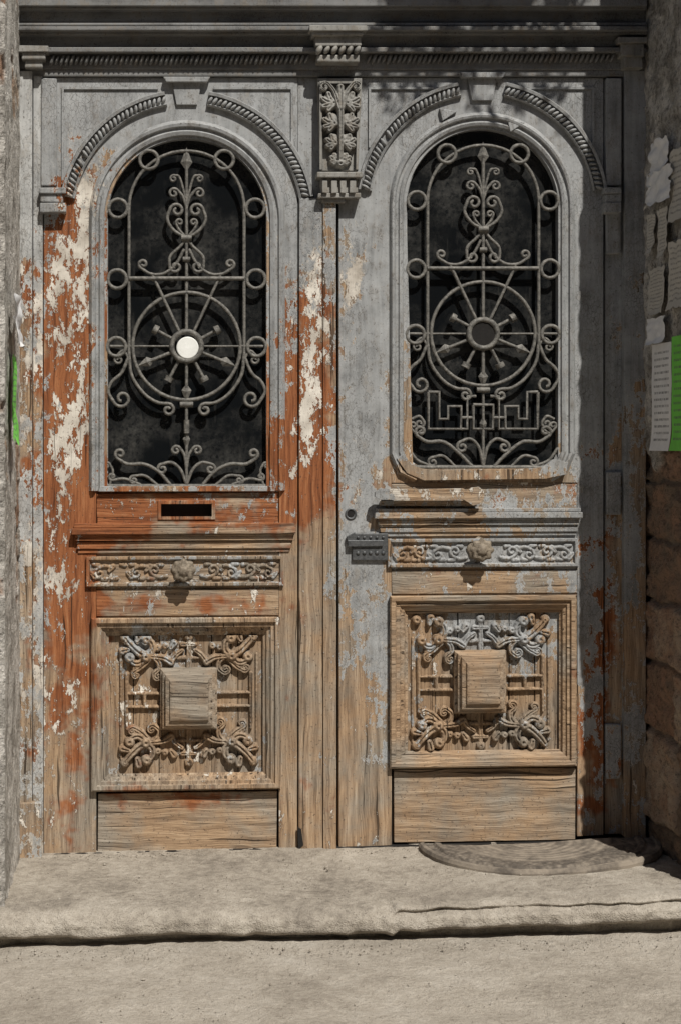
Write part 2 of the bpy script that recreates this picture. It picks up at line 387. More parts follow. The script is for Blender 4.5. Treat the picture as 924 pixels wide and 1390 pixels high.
def panel(parent,x0,y0,x1,y1,bx0,by0,bx1,by1):
    """framed carved panel with pyramidal boss"""
    path=[(x0,y0),(x1,y0),(x1,y1),(x0,y1)]
    sweep('panel_frame',path,[(0,.03),(0,-.018),(-2,-.024),(-7,-.024),(-9,-.014),(-13,-.014),(-15,-.006),(-19,-.002),(-21,.008),(-24,.012),(-24,.035)],MV if x0<300 else MW,parent,True)
    ix0,iy0,ix1,iy1=x0+24,y0+24,x1-24,y1-24
    n=6
    for i in range(n):
        a=ix0-2+(ix1-ix0+4)*i/n; bb=ix0-2+(ix1-ix0+4)*(i+1)/n
        box('panel_board_%d'%(i+1),a+.6,iy0-2,bb-.6,iy1+2,.024+random.uniform(-.0015,.0015),.04,MORN,parent,.001)
    cx,cy=(bx0+bx1)/2,(by0+by1)/2; S=[]
    h=.022
    for sx in(1,-1):
        for sy in(1,-1):
            f=lambda pts:[(cx+a*sx,cy+b*sy) for a,b in pts]
            ss=sx*sy
            S+= [(f(cr([(24,50),(34,56),(48,58),(60,58)])),5,h),
                 (f(cr([(58,58),(66,50),(74,50),(80,56)])),6,h),(f(cr([(58,58),(50,66),(50,76),(56,82)])),6,h),
                 (f(cr([(58,58),(70,66),(80,76),(86,84)])),6.5,h*1.1),
                 (f([(80,57)]),7.5,h*1.15),(f([(57,82)]),7.5,h*1.15),(f([(90,66),(82,68)]),5.5,h),(f([(68,88),(70,80)]),5.5,h),(f([(87,85)]),6.5,h),
                 (f([(58,58)]),7.5,h*1.35),(f([(72,42)]),5,h*.8),(f([(42,70)]),5,h*.8),
                 (f(curl([(52,60),(42,52),(40,42),(46,36)],-ss,6,.8)),4.2,h*.9),
                 (f(curl([(54,54),(64,44),(74,38)],-ss,5,.8)),4.2,h*.9),
                 (f(cr([(24,50),(17,60),(9,66)])),4.2,h*.8),(f([(20,76),(24,70)]),5.2,h*.8),(f([(32,72)]),4.6,h*.8)]
    for sy in(1,-1):
        S+=[([(cx,cy+sy*40),(cx,cy+sy*88)],4.2,.012),([(cx-9,cy+sy*74),(cx+9,cy+sy*74)],3.6,.012),([(cx,cy+sy*86)],6,.015),([(cx-14,cy+sy*56),(cx+14,cy+sy*56)],3.3,.010)]
    for sx in(1,-1):
        S+=[([(cx+sx*38,cy-8),(cx+sx*84,cy-8)],2.6,.013),([(cx+sx*38,cy+10),(cx+sx*84,cy+10)],2.6,.013),([(cx+sx*84,cy-34),(cx+sx*84,cy+40)],2.8,.013),
            ([(cx+sx*60,cy-8),(cx+sx*60,cy+10)],3,.013),([(cx+sx*92,cy-60),(cx+sx*92,cy+80)],2.0,.008)]
    S=[([(min(max(a,ix0+2),ix1-2),min(max(b,iy0+2),iy1-2)) for a,b in p],w,hh) for p,w,hh in S]
    relief('carved_ornament',ix0,iy0,ix1,iy1,.023,S,MORN,parent,.8,flat=.25,miss=.035)
    loft('panel_boss',[(bx0,by0,bx1,by1,.03),(bx0,by0,bx1,by1,-.004),(bx0+3,by0+3,bx1-3,by1-3,-.008),(bx0+3,by0+3,bx1-3,by1-3,-.022),(bx0+7,by0+7,bx1-7,by1-8,-.027),
        (bx0+7,by0+7,bx1-7,by1-8,-.040),(bx0+12,by0+13,bx1-12,by1-14,-.044),(bx0+13,by0+15,bx1-13,by1-16,-.052),(bx0+16,by0+18,bx1-16,by1-20,-.054)],MW,parent,.0012)
def frieze(parent,x0,y0,x1,y1,kx,ky):
    box('frieze_board',x0+3,y0+3,x1-3,y1-3,-.002,.02,MORN if x0>300 else MH,parent)
    sweep('frieze_frame',[(x0,y0),(x1,y0),(x1,y1),(x0,y1)],[(0,.01),(0,-.012),(-1,-.014),(-4,-.014),(-6,-.004),(-6,.01)],MORN,parent,True)
    S=[]; cy=(y0+y1)/2; A=7.
    for sg in(1,-1):
        n=4; step=((x1-x0)/2-34)/n
        for i in range(n):
            xx=kx+sg*(26+step*(i+.5)); s=1 if i%2==0 else -1
            base=[(xx-sg*step*.6,cy+s*A*.9),(xx-sg*step*.2,cy+s*A*1.1),(xx+sg*step*.15,cy+s*A*.6)]
            S.append((curl(base,-s*sg,7.2,1.1),2.6,.009))
            S.append(([(xx+sg*step*.30,cy-s*A),(xx+sg*step*.52,cy-s*A*.2)],4.0,.009))
            S.append(([(xx+sg*step*.1,cy+s*A*1.3),(xx+sg*step*.4,cy+s*A*1.4)],3.2,.008))
            S.append(([(xx-sg*step*.35,cy-s*A*1.3),(xx-sg*step*.1,cy-s*A*1.4)],3.0,.008))
    relief('frieze_vine_carving',x0+6,y0+6,x1-6,y1-6,-.0015,S,MORN,parent,.9,flat=.28,miss=.05)
    lathe('door_knob',kx,ky,[(15,.0,.04),(16,-.006,.06),(14,-.010,.06),(8,-.013),(7,-.03),(8,-.043),(12.5,-.050,.06),(15,-.056,.10),(14.6,-.061,.11),(11,-.065,.12),(8,-.063),(7,-.067,.08),(4,-.071),(1,-.072)],MBRASS,parent,48,8)
def cornice_moulding(parent,x0,x1,y0,y1,mat,depth=.03):
    h=y1-y0
    L=[(0,.14,depth*.95),(.14,.36,depth*1.2),(.36,.44,depth*.72),(.44,.60,depth*.68),(.60,.70,depth*.40),(.70,.86,depth*.42),(.86,1.0,depth*.2)]
    for i,(a,b,d) in enumerate(L):
        ins=(depth*1.2-d)*400*.8
        box('moulding_%d'%(i+1),x0+ins,y0+h*a,x1-ins,y0+h*b,-d,.01,mat if i<3 else MH,parent,.0022)
# ---- left leaf
dl=empty('wooden_door')
Larch=arch(254,296,110,666)
plate('leaf_stiles',[(60,106),(404,106),(404,400),(404,600),(404,900),(404,1157),(379,1158),(379,900),(379,668),(131,668),(131,900),(131,1162),(60,1162),(60,900),(60,600)],
      [arch(254,296,108,660)],0,.05,MV,dl)
sweep('window_moulding',Larch,[(-3,.05),(-3,.012),(1,.004),(3,-.008),(8,-.012),(10,-.006),(13,-.006),(15,-.016),(19,-.018),(21,-.010),(23,.0),(23,.02)],MG,dl)
prism('window_glass',arch(254,296,112,672),.034,.04,MGLASS,dl,0)
prism('window_sill',[(136,660),(372,660),(374,667),(134,667)],-.016,.035,MG,dl)
grille(dl,253.5,470,1.0,False,.006)
lathe('wheel_disc',255,472,[(15,.006),(15,-.003),(14,-.005),(1,-.0052)],MWHITE,dl,32,0,False)
box('letter_rail_top',132,669,378,683,.002,.05,MH,dl); box('letter_rail_bottom',132,702,378,716,.002,.05,MH,dl)
box('letter_rail_a',132,683,218,702,.0022,.05,MH,dl,0); box('letter_rail_b',289,683,378,702,.0022,.05,MH,dl,0)
prism('letter_slot_dark',[(214,680),(292,681),(290,704),(278,701),(228,703),(217,700)],.028,.04,MDARK,dl,0)  # near-black sheet, stands in for the shade inside the letter slot
sweep('letter_slot_rim',[(218,683),(289,683),(289,702),(218,702)],[(-1,.03),(-1,-.003),(3,-.003),(4,.003)],MV,dl,True)
box('lock_rail',131.5,716,378.5,838,.003,.05,MH,dl)
cornice_moulding(dl,98,402,711,750,MH,.027)
frieze(dl,117,755,385,796,250,775)
box('rail_lower',131.5,800,378.5,836,-.002,.04,MH,dl,.002)
panel(dl,124,838,381,1073,218,907,295,990)
box('bottom_board',133,1076,376,1158,.006,.04,MW,dl,.002)
box('bottom_board_gap',131,1070,379,1159,.02,.05,MDARK,dl,0)
box('head_filler',404.5,106,459,270,.004,.05,MG,dl,.001)
box('meeting_board',406,268,438,1156,-.014,.05,MMB,dl,.003)
box('meeting_astragal',439,268,456,1156,-.022,.05,MMB,dl,.005)
prism('split_splinter',[(404,1125),(409,1128),(412,1150),(405,1156)],-.017,-.01,MDARK,dl,0)
# ---- right leaf
dr=empty('wooden_door.001')
Rarch=[(572,636),(556,628),(549,612)]+arch(654,278,105,560)[1:-1]+[(759,612),(752,628),(738,636)]
plate('leaf_stiles',[(460,106),(818,106),(818,400),(818,600),(818,900),(818,1136),(783,1137),(783,900),(783,655),(531,655),(531,900),(531,1145),(460,1147),(460,900),(460,600)],
      [[(560,636)]+arch(654,278,103,600)[1:-1]+[(757,628),(748,636)]],0,.05,MV,dr)
sweep('window_moulding',Rarch,[(-3,.05),(-3,.012),(1,.004),(3,-.008),(7,-.012),(9,-.006),(12,-.006),(14,-.015),(17,-.017),(19,-.010),(21,.0),(21,.02)],MG,dr)
prism('window_glass',arch(654,278,108,645),.034,.04,MGLASS,dr,0)
prism('window_sill',cr([(538,622),(548,618),(562,632),(590,638),(650,637)])+cr([(700,637),(735,634),(752,624),(770,628)])+[(768,644),(740,650),(650,651),(575,652),(552,642)],-.020,.03,MG,dr,.003)
grille(dr,655,453,.965,True,.006)
lathe('wheel_disc',656,455,[(19,.004),(19,-.001),(17,-.002),(1,-.002)],MDARK,dr,32,0,False)
box('lock_rail',531.5,655,782.5,808,.003,.05,MH,dr)
MBAR=paintwood('handle_bar_wood','H',pb=.0,wb=.25,seed=9.2,ob=-.3,dark=1.35)
prism('pull_bar',[(509,668),(516,663),(560,664),(628,663),(634,666),(640,662),(650,661),(656,667),(656,677),(650,684),(641,686),(634,681),(628,678),(560,679),(516,678),(509,674)],-.058,-.038,MBAR,dr,.004)
box('pull_bar_mount_1',522,666,538,676,-.040,.0,MBAR,dr,.003); box('pull_bar_mount_2',634,667,648,678,-.040,.0,MBAR,dr,.003)
box('pull_bar_plate',516,679,646,687,-.014,.01,MBAR,dr,.003)
cornice_moulding(dr,509,790,690,727,MH,.027)
frieze(dr,526,731,784,770,655,747)
box('rail_lower',531.5,774,782.5,806,-.002,.04,MH,dr,.002)
panel(dr,529,808,782,1042,616,883,686,968)
box('bottom_board',534,1044,780,1142,.006,.04,MW,dr,.002)
box('bottom_board_gap',531,1038,783,1143,.02,.05,MDARK,dr,0)
box('hanging_strip',820,106,845,1136,.012,.06,MV,dr,.004)
box('latch_plate',478,724,526,760,-.012,.0,MLATCH,dr,.002)
box('latch_bolt',472,733,520,741,-.020,-.01,MLATCH,dr,.002)
prism('latch_tongue',[(470,728),(482,722),(482,736),(474,740)],-.018,-.004,MLATCH,dr,.001)
for i in range(5):
    lathe('latch_rivet_%d'%(i+1),486+i*8.5,750,[(2.6,-.01),(2.6,-.0145),(1,-.016)],MLATCH,dr,10)
    lathe('latch_rivet_top_%d'%(i+1),486+i*8.5,729,[(2.0,-.01),(2.0,-.0145),(1,-.016)],MLATCH,dr,10)
lathe('key_hole',476,697,[(5,-.0006),(1,-.0008)],MDARK,dr,14)
lathe('key_escutcheon',476,697,[(8,.0),(8,-.003),(5.5,-.003),(5.2,.0),(5.2,.001)],MLATCH,dr,18)
for n,(a,b) in enumerate(((275,345),(640,700),(985,1060))):
    box('hinge_%d'%(n+1),822,a,843,b,-.006,.015,MG,dr,.005)
# ================================================================ FRAME + CORNICE
fr=empty('door_frame')
box('left_jamb',25,96,44,1165,-.030,.08,MJ,fr,.003)
box('left_jamb_fillet',45,96,58.5,1163,-.012,.08,MJ,fr,.003)
box('left_jamb_lower_block',26,1090,57,1166,-.04,.0,MJ,fr,.004)
box('right_jamb',847,96,876,1140,-.02,.08,MG,fr,.004)
mem=[(-30,8,.085),(8,13,.072),(13,30,.040),(30,35,.068),(35,41,.085),(41,47,.066),(47,64,.034),(64,71,.056),(71,94,.020),(94,104,.014),(-120,-30,.06)]
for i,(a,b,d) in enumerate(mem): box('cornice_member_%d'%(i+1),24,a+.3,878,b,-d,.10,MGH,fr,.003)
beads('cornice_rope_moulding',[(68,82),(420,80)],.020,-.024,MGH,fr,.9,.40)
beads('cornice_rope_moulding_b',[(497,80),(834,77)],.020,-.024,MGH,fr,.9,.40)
def console(px0,px1,t,name):
    box(name+'_cap',px0-2,t,px1+2,t+8,-.105,0,MCB,fr,.003)
    box(name+'_cyma',px0+2,t+8,px1-2,t+14,-.096,0,MCB,fr,.004)
    box(name+'_neck',px0+6,t+14,px1-6,t+28,-.080,0,MCB,fr,.003)
    beads(name+'_egg',[(px0+6,t+34),(px1-6,t+34)],.016,-.076,MCB,fr,.9,.7)
    box(name+'_base',px0+8,t+40,px1-8,t+50,-.072,0,MCB,fr,.004)
console(422,496,34,'center_console'); 
box('end_console_l',26,62,66,70,-.075,0,MCB,fr,.003); box('end_console_l2',30,70,62,80,-.066,0,MCB,fr,.004); box('end_console_l3',34,80,58,92,-.055,0,MCB,fr,.004)
box('end_console_r',838,50,878,58,-.075,0,MCB,fr,.003); box('end_console_r2',842,58,874,76,-.066,0,MCB,fr,.004); box('end_console_r3',846,76,872,92,-.055,0,MCB,fr,.004)
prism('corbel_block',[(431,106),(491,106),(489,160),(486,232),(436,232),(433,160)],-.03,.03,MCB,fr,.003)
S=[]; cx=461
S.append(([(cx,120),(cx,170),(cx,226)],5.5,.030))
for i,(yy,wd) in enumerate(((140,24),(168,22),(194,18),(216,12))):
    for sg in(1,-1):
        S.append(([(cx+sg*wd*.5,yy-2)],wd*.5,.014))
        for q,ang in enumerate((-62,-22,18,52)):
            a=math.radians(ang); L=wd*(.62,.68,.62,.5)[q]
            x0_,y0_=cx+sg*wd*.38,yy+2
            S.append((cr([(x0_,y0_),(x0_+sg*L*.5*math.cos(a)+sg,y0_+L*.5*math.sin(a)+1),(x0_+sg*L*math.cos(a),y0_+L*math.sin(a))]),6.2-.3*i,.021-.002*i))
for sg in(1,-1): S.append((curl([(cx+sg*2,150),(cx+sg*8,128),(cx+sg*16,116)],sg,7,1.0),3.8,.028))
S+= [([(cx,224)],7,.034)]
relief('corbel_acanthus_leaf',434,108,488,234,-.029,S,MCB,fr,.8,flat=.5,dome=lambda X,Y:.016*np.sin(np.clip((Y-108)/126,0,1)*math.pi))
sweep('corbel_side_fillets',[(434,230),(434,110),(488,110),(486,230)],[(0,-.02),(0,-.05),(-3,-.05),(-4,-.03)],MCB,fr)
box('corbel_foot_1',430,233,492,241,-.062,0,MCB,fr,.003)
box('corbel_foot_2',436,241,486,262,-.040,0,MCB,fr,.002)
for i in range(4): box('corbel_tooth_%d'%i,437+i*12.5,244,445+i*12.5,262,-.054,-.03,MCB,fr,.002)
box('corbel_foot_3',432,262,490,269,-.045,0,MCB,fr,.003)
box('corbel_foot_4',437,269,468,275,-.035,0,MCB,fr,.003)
def hood(parent,cx,cy,r,a0,a1):
    for (s,e) in((a0,a1),(180-a1,180-a0)):
        s2,e2=math.radians(180+s),math.radians(180+e)
        if s2>e2: s2,e2=e2,s2
        P=circ(cx,cy,r,40,s2,e2)
        sweep('hood_mould',P,[(-9,.005),(-9,-.010),(-6,-.016),(-5,-.008),(6,-.008),(7,-.022),(11,-.024),(12,.005)],MG,parent)
        beads('hood_beads',P,.0155,-.010,MG,parent,.9,.5)
hood(dl,254,296,163,10,80)
hood(dr,654,280,160,8,79)
for parent,kx,ky in((dl,254,104),(dr,654,98)):
    prism('hood_keystone',[(kx-32,ky),(kx+32,ky),(kx+28,ky+7),(kx-28,ky+7)],-.026,.0,MG,parent,.002)
    prism('hood_keystone_body',[(kx-20,ky+7),(kx+20,ky+7),(kx+14,ky+38),(kx-14,ky+38)],-.010,.0,MG,parent,.003)
for parent,pts in((dl,[(84,250),(84,118),(215,118)]),(dl,[(290,118),(398,118),(398,200)]),(dr,[(500,200),(500,118),(615,118)]),(dr,[(695,118),(806,118),(806,200)])):
    sweep('spandrel_fillet',pts,[(0,.003),(0,-.007),(-3,-.007),(-3.5,.003)],MG,parent)
for parent,x0,x1 in((dl,56,78),(dr,822,843)):
    box('pilaster_strip',x0,106,x1,252,-.020,.02,MG,parent,.003)
    box('pilaster_foot',x0-2,254,x1+12 if x0<300 else x1,262,-.042,.01,MG,parent,.003)
    box('pilaster_foot_b',x0-1,262,x1+8 if x0<300 else x1,275,-.034,.01,MG,parent,.005)
    box('pilaster_foot_c',x0-2,275,x1+12 if x0<300 else x1,288,-.040,.01,MG,parent,.003)
for kx,ky in((608,155),(700,170)): prism('hood_drop',[(kx-12,ky-8),(kx+12,ky-4),(kx-8,ky+9)],-.014,.0,MG,dr,.002)
box('back_void',24,-900,878,1160,.10,.14,MDARK,fr,0)
box('transom_glass',60,-460,845,-125,.06,.07,MGLASS,fr,0)
for i,x in enumerate((26,250,440,640,850)): box('transom_bar_%d'%i,x,-460,x+24,-121,-.0,.05,MG,fr,.003)
# ================================================================ WALLS
def wallmat():
    m,nb,b=newmat('old_masonry'); p=nb.pos()
    a=nb.n('ShaderNodeVertexColor'); a.layer_name='mask'; s=nb.n('ShaderNodeSeparateColor'); nb.set(s.inputs[0],a.outputs[0])
    pl,br,mo=s.outputs
    n=nb.noise(p,9,5,.72); n2=nb.noise(p,60,4,.78)
    stone=nb.ramp(nb.m('ADD',nb.m('MULTIPLY',br,.40),nb.m('MULTIPLY',n,.7)),[(.22,(.085,.065,.05)),(.42,(.22,.165,.12)),(.60,(.32,.195,.13)),(.85,(.42,.35,.27))])
    plc=nb.ramp(n,[(.30,(.16,.145,.125)),(.45,(.38,.355,.315)),(.60,(.66,.625,.57))])
    col=nb.mix(pl,stone,plc); col=nb.mix(nb.m('MULTIPLY',mo,.7),col,(.24,.21,.175))
    col=nb.mix(nb.mr(n2,.50,.68,0,.8),col,(.06,.05,.042))
    nb.set(b.inputs['Base Color'],col); b.inputs['Roughness'].default_value=.9; b.inputs['Specular IOR Level'].default_value=.2
    nb.set(b.inputs['Normal'],nb.bump(nb.m('ADD',n2,nb.m('MULTIPLY',n,.8)),.014)); return m
MWALL=wallmat()
def masonry(name,x,sg,y0,y1,z0,z1,rowz,platef,seed,parent,res=.007,rough=1.):
    ys=[y0-1e-4]+list(np.arange(y0,y1+1e-6,res)); zs=np.arange(z0,z1+1e-6,res); vs=[];cols=[];rw=random.Random(seed)
    joints=[sorted([y1-rw.uniform(.15,.4),y1-rw.uniform(.42,.6)]) for _ in rowz]; tint=[[rw.random() for _ in range(4)] for _ in rowz]
    for z in zs:
        for iy,y in enumerate(ys):
            wz=z+.022*mn.noise(Vector((y*7,z*4,seed)))+.006*mn.noise(Vector((y*30,z*30,seed))); r=max([i for i,q in enumerate(rowz) if q<=wz] or [0])
            nxt=rowz[r+1] if r+1<len(rowz) else rowz[r]+.3
            dz=min(abs(wz-rowz[r]),abs(nxt-wz)); jy=joints[r]; k=sum(1 for j in jy if y>j); dy=min(abs(y-j) for j in jy)
            d=min(dz,dy+.002); mo=max(0,1-d/.012)
            nz=mn.fractal(Vector((y*14,z*14,seed+3)),.8,2,5)
            h=-.018*min(1,mo*1.6)+.010*rough*nz+.014*(tint[r][k]-.5)
            pf=platef(y,z)+.55*mn.fractal(Vector((y*5,z*5,seed+9)),1,2,5)
            pl=min(1,max(0,(pf-.0)*14))
            h=h*(1-pl)+pl*(.010+.005*rough*nz)
            if iy==0: h=-.06
            vs.append(Vector((x+sg*h,y,z))); cols.append((pl,tint[r][k],mo*(1-pl),1))
    ny=len(ys); fs=[]
    for j in range(len(zs)-1):
        for i in range(ny-1):
            q=(j*ny+i,j*ny+i+1,(j+1)*ny+i+1,(j+1)*ny+i); fs.append(q if sg<0 else q[::-1])
    o=mk(name,vs,fs,MWALL,parent,0,True,False)
    at=o.data.color_attributes.new('mask','FLOAT_COLOR','POINT')
    at.data.foreach_set('color',np.array(cols,dtype=np.float32).ravel()); return o
fac=empty('building_facade')
XR,XL=1.034,-1.094; FY=-.56
masonry('right_reveal',XR,-1,FY,.06,-.15,2.95,[-.3,.12,.43,.65,.86,1.06,1.26,1.45,1.75,2.1,2.4,2.7],lambda y,z:(z-1.42)*3+.1 if z<1.75 else .75-(z-1.75)*.25,5,fac,rough=1.7)
masonry('left_reveal',XL,1,FY,.0,-.15,2.95,[-.3,.28,.6,.9,1.1,1.4,1.7,2.0,2.3,2.6],lambda y,z:.38+.2*math.sin(z*4),11,fac,rough=.8)
MST=simple('facade_stone',(.24,.20,.165),(.42,.37,.31),8,.9,0,.006,.2,40)
def wbox(name,x0,x1,y0,y1,z0,z1,mat,parent,bevel=.01):
    vs=[(x,y,z) for x in(x0,x1) for y in(y0,y1) for z in(z0,z1)]
    fs=[(0,1,3,2),(4,5,7,6),(0,1,5,4),(2,3,7,6),(0,2,6,4),(1,3,7,5)]
    return mk(name,vs,fs,mat,parent,bevel)
wbox('wall_right',XR+.03,4.5,FY+.004,.4,-.3,6.5,MST,fac); wbox('wall_left',-4.5,XL-.03,FY+.004,.4,-.3,6.5,MST,fac)
wbox('reveal_right_upper',XR-.005,XR+.029,FY+.006,.05,2.951,4.2,MST,fac); wbox('reveal_left_upper',XL-.029,XL+.005,FY+.006,.05,2.951,4.2,MST,fac)
wbox('lintel',XL-.028,XR+.028,FY+.01,.4,4.2,6.5,MST,fac)
wbox('shade_caster_slab',.52,1.0,-1.08,FY+.008,4.23,4.33,MST,fac,.015)  # unseen balcony, added to cast shade on the upper right of the doorway
wbox('shade_caster_bracket_1',.60,.66,-.95,FY+.009,4.08,4.228,MST,fac,.015); wbox('shade_caster_bracket_2',.86,.92,-.95,FY+.009,4.08,4.228,MST,fac,.015)
for i in range(7): wbox('shade_caster_baluster_%d'%(i+1),.535+i*.071,.555+i*.071,-1.06,-1.04,4.331,5.1,MIRON,fac,.002)
wbox('shade_caster_rail',.52,1.0,-1.07,-1.03,5.101,5.13,MIRON,fac,.004)
def shade_foliage():  # unseen leaves, added to make the balcony's shadow edge ragged
    vs=[];fs=[]; r=random.Random(4)
    for k in range(420):
        bx=r.uniform(.50,1.2); y=r.uniform(-1.18,-1.02); z=4.36-abs(r.gauss(0,.09))-(.02 if bx>1 else 0)
        u=Vector((r.uniform(-1,1),r.uniform(-1,1),r.uniform(-1,1))).normalized(); v=u.orthogonal().normalized(); s=r.uniform(.010,.022); o=len(vs); c=Vector((bx,y,z))
        vs+=[c+u*s*1.6,c+v*s*.7,c-u*s*1.6,c-v*s*.7]; fs.append((o,o+1,o+2,o+3))
    mk('shade_caster_leaves',vs,fs,simple('leaf_green',(.04,.07,.02),(.08,.12,.04),30),None,0,False,False)
shade_foliage()
# house on the other side of the narrow street (behind the photographer)
opp=empty('stone_house')
MOP=simple('shaded_plaster',(.16,.135,.11),(.25,.215,.18),1.5,.9,0,.004,.2,20)
HX,HY,HH=13.0,-11.0,8.2
zs=[-.6,1.0,2.8,4.2,6.0,HH]; xs=[-HX]+[v for k in range(9) for v in(-12+k*2.9,-12+k*2.9+1.1)]+[HX]
for r in range(5):
    if r in(1,3):
        for k in range(0,len(xs)-1,2): wbox('wall_pier_%d_%d'%(r,k//2),xs[k],xs[k+1],HY-.4,HY,zs[r],zs[r+1],MOP,opp,0)
        for k in range(1,len(xs)-1,2):
            wbox('window_pane_%d_%d'%(r,k//2),xs[k],xs[k+1],HY-.25,HY-.2,zs[r],zs[r+1],MGLASS,opp,0)
            wbox('window_mullion_%d_%d'%(r,k//2),(xs[k]+xs[k+1])/2-.03,(xs[k]+xs[k+1])/2+.03,HY-.19,HY-.14,zs[r]+.002,zs[r+1]-.002,MWHITE,opp,0)
            wbox('window_ledge_%d_%d'%(r,k//2),xs[k]-.08,xs[k+1]+.08,HY+.003,HY+.12,zs[r]-.08,zs[r],MST,opp,.01)
    else: wbox('wall_band_%d'%r,-HX,HX,HY-.4,HY,zs[r],zs[r+1],MOP,opp,0)
wbox('eaves_cornice',-HX-.2,HX+.2,HY-.5,HY+.25,HH+.002,HH+.22,MST,opp,.03)
wbox('back_wall',-HX,HX,HY-8,HY-7.6,-.6,HH,MOP,opp,0); wbox('side_wall_1',-HX,-HX+.4,HY-7.59,HY-.41,-.6,HH,MOP,opp,0); wbox('side_wall_2',HX-.4,HX,HY-7.59,HY-.41,-.6,HH,MOP,opp,0)
mk('roof',[(-HX-.2,HY+.25,HH+.225),(HX+.2,HY+.25,HH+.225),(HX+.2,HY-4,HH+1.3),(-HX-.2,HY-4,HH+1.3),(-HX-.2,HY-8.3,HH+.225),(HX+.2,HY-8.3,HH+.225)],[(0,1,2,3),(3,2,5,4)],simple('roof_tiles',(.16,.06,.035),(.26,.11,.06),20,.9),opp)
# ================================================================ STEP / GROUND
def stonemat(name,c1,c2,c3,sc=1,crk=0.):
    m,nb,b=newmat(name); p=nb.pos(); n=nb.noise(p,3.2*sc,5,.68); n2=nb.noise(p,34*sc,4,.75); n3=nb.noise(p,240*sc,2,.7)
    col=nb.ramp(nb.m('ADD',nb.m('MULTIPLY',n,.6),nb.m('MULTIPLY',n2,.4)),[(.36,c1),(.5,c2),(.64,c3)])
    col=nb.mix(nb.mr(n3,.57,.68,0,.7),col,(.11,.092,.075)); col=nb.mix(nb.mr(n3,.34,.22,0,.5),col,(.66,.60,.52))
    nb.set(b.inputs['Base Color'],col); b.inputs['Roughness'].default_value=.92; b.inputs['Specular IOR Level'].default_value=.2
    nb.set(b.inputs['Normal'],nb.bump(nb.m('ADD',nb.m('MULTIPLY',n3,.4),n2),.011)); return m
MSTEP=stonemat('worn_sandstone',(.19,.165,.135),(.345,.305,.252),(.47,.425,.36),1)
MPAVE=stonemat('dusty_pavement',(.28,.245,.20),(.405,.36,.30),(.50,.455,.39),1.4)
SL=.022; S0=.014
def step():
    prof=[(.30-.010*i,0) for i in range(0,90)]
    prof=[p for p in prof if p[0]>-.580]
    for k in range(1,15):
        a=math.pi/2*k/14; prof.append((-.583-.067*math.sin(a),-.042*(1-math.cos(a))))
    prof+=[(-.652,-.050),(-.653,-.056),(-.650,-.062),(-.643,-.068),(-.628,-.073),(-.605,-.078),(-.600,-.11),(-.600,-.16)]
    xs=np.arange(-1.7,1.75,.010); vs=[];P=len(prof)
    for x in xs:
        for j,(y,z) in enumerate(prof):
            n=mn.fractal(Vector((x*3.1,y*3.1,1)),1,2,4); nf=mn.fractal(Vector((x*22,y*22,z*22)),.8,2,4)
            edge=max(0,min(1,(-y-.5)/.12)); yy=y+edge*.020*mn.fractal(Vector((x*2.2,4,z*3)),1,2,5)
            zz=z+SL*x+S0+.0050*n+.0022*nf-edge*.012*abs(mn.fractal(Vector((x*4.5,9,0)),1,2,3))
            zz+=-.012*math.exp(-((x+.05)/.5)**2)*max(0,min(1,(-y)/.5))
            if x>.07:
                q=math.exp(-((z+.020)/.007)**2)*edge; yy+=.036*q*min(1,(x-.07)/.02)*(.6+.8*abs(mn.noise(Vector((x*6,2,2))))); zz+=.006*min(1,(x-.07)/.02)*edge
            if abs(x-.07)<.02 and y<-.5: zz-=.008*(1-abs(x-.07)/.02)*min(1,(-y-.5)/.1)
            yy-= .008*nf*edge
            vs.append(Vector((x,yy,zz)))
    fs=[(i*P+j,i*P+j+1,(i+1)*P+j+1,(i+1)*P+j) for i in range(len(xs)-1) for j in range(P-1)]
    return mk('stone_step',vs,fs,MSTEP,None,0,True)
step()
def ground():
    vs=[]
    xs=[-80,-30,-10,-4]+list(np.arange(-2,2.01,.02))+[4,10,30,80]; ys=[-120,-40,-12,-5,-3]+list(np.arange(-2,-.5,.018))+[-.3,2,20]
    for x in xs:
        for y in ys:
            near=abs(x)<2.1 and -2.1<y<-.4
            h=.007*mn.fractal(Vector((x*3,y*3,5)),1,2,4)+.004*mn.fractal(Vector((x*17,y*17,5)),.8,2,4) if near else 0
            vs.append(Vector((x,y,-.090+SL*max(-3,min(3,x))+h)))
    n=len(ys); fs=[(i*n+j,(i+1)*n+j,(i+1)*n+j+1,i*n+j+1) for i in range(len(xs)-1) for j in range(n-1)]
    mk('pavement',vs,fs,MPAVE,None,0,True)
ground()
def grit():
    vs=[];fs=[]
    for k in range(1900):
        if random.random()<.4: x=random.uniform(-1.05,1.0); y=-random.choice([random.uniform(.03,.08),random.uniform(.03,.56)]); z=SL*x+S0+.001
        else: x=random.uniform(-1.3,1.3); y=-random.choice([random.uniform(.66,1.3),random.uniform(.66,.76)]); z=-.087+SL*x
        r=random.uniform(.0010,.0034)*(2 if random.random()<.05 else 1); o=len(vs)
        for d in((1,0,0),(0,1,0),(-1,0,0),(0,-1,0),(0,0,1),(0,0,-1)):
            q=Vector(d)*r*random.uniform(.6,1.2); vs.append(Vector((x,y,z))+q)
        for a,b in((0,1),(1,2),(2,3),(3,0)): fs.append((o+a,o+b,o+4)); fs.append((o+b,o+a,o+5))
    mk('gravel',vs,fs,MPAVE)
grit()
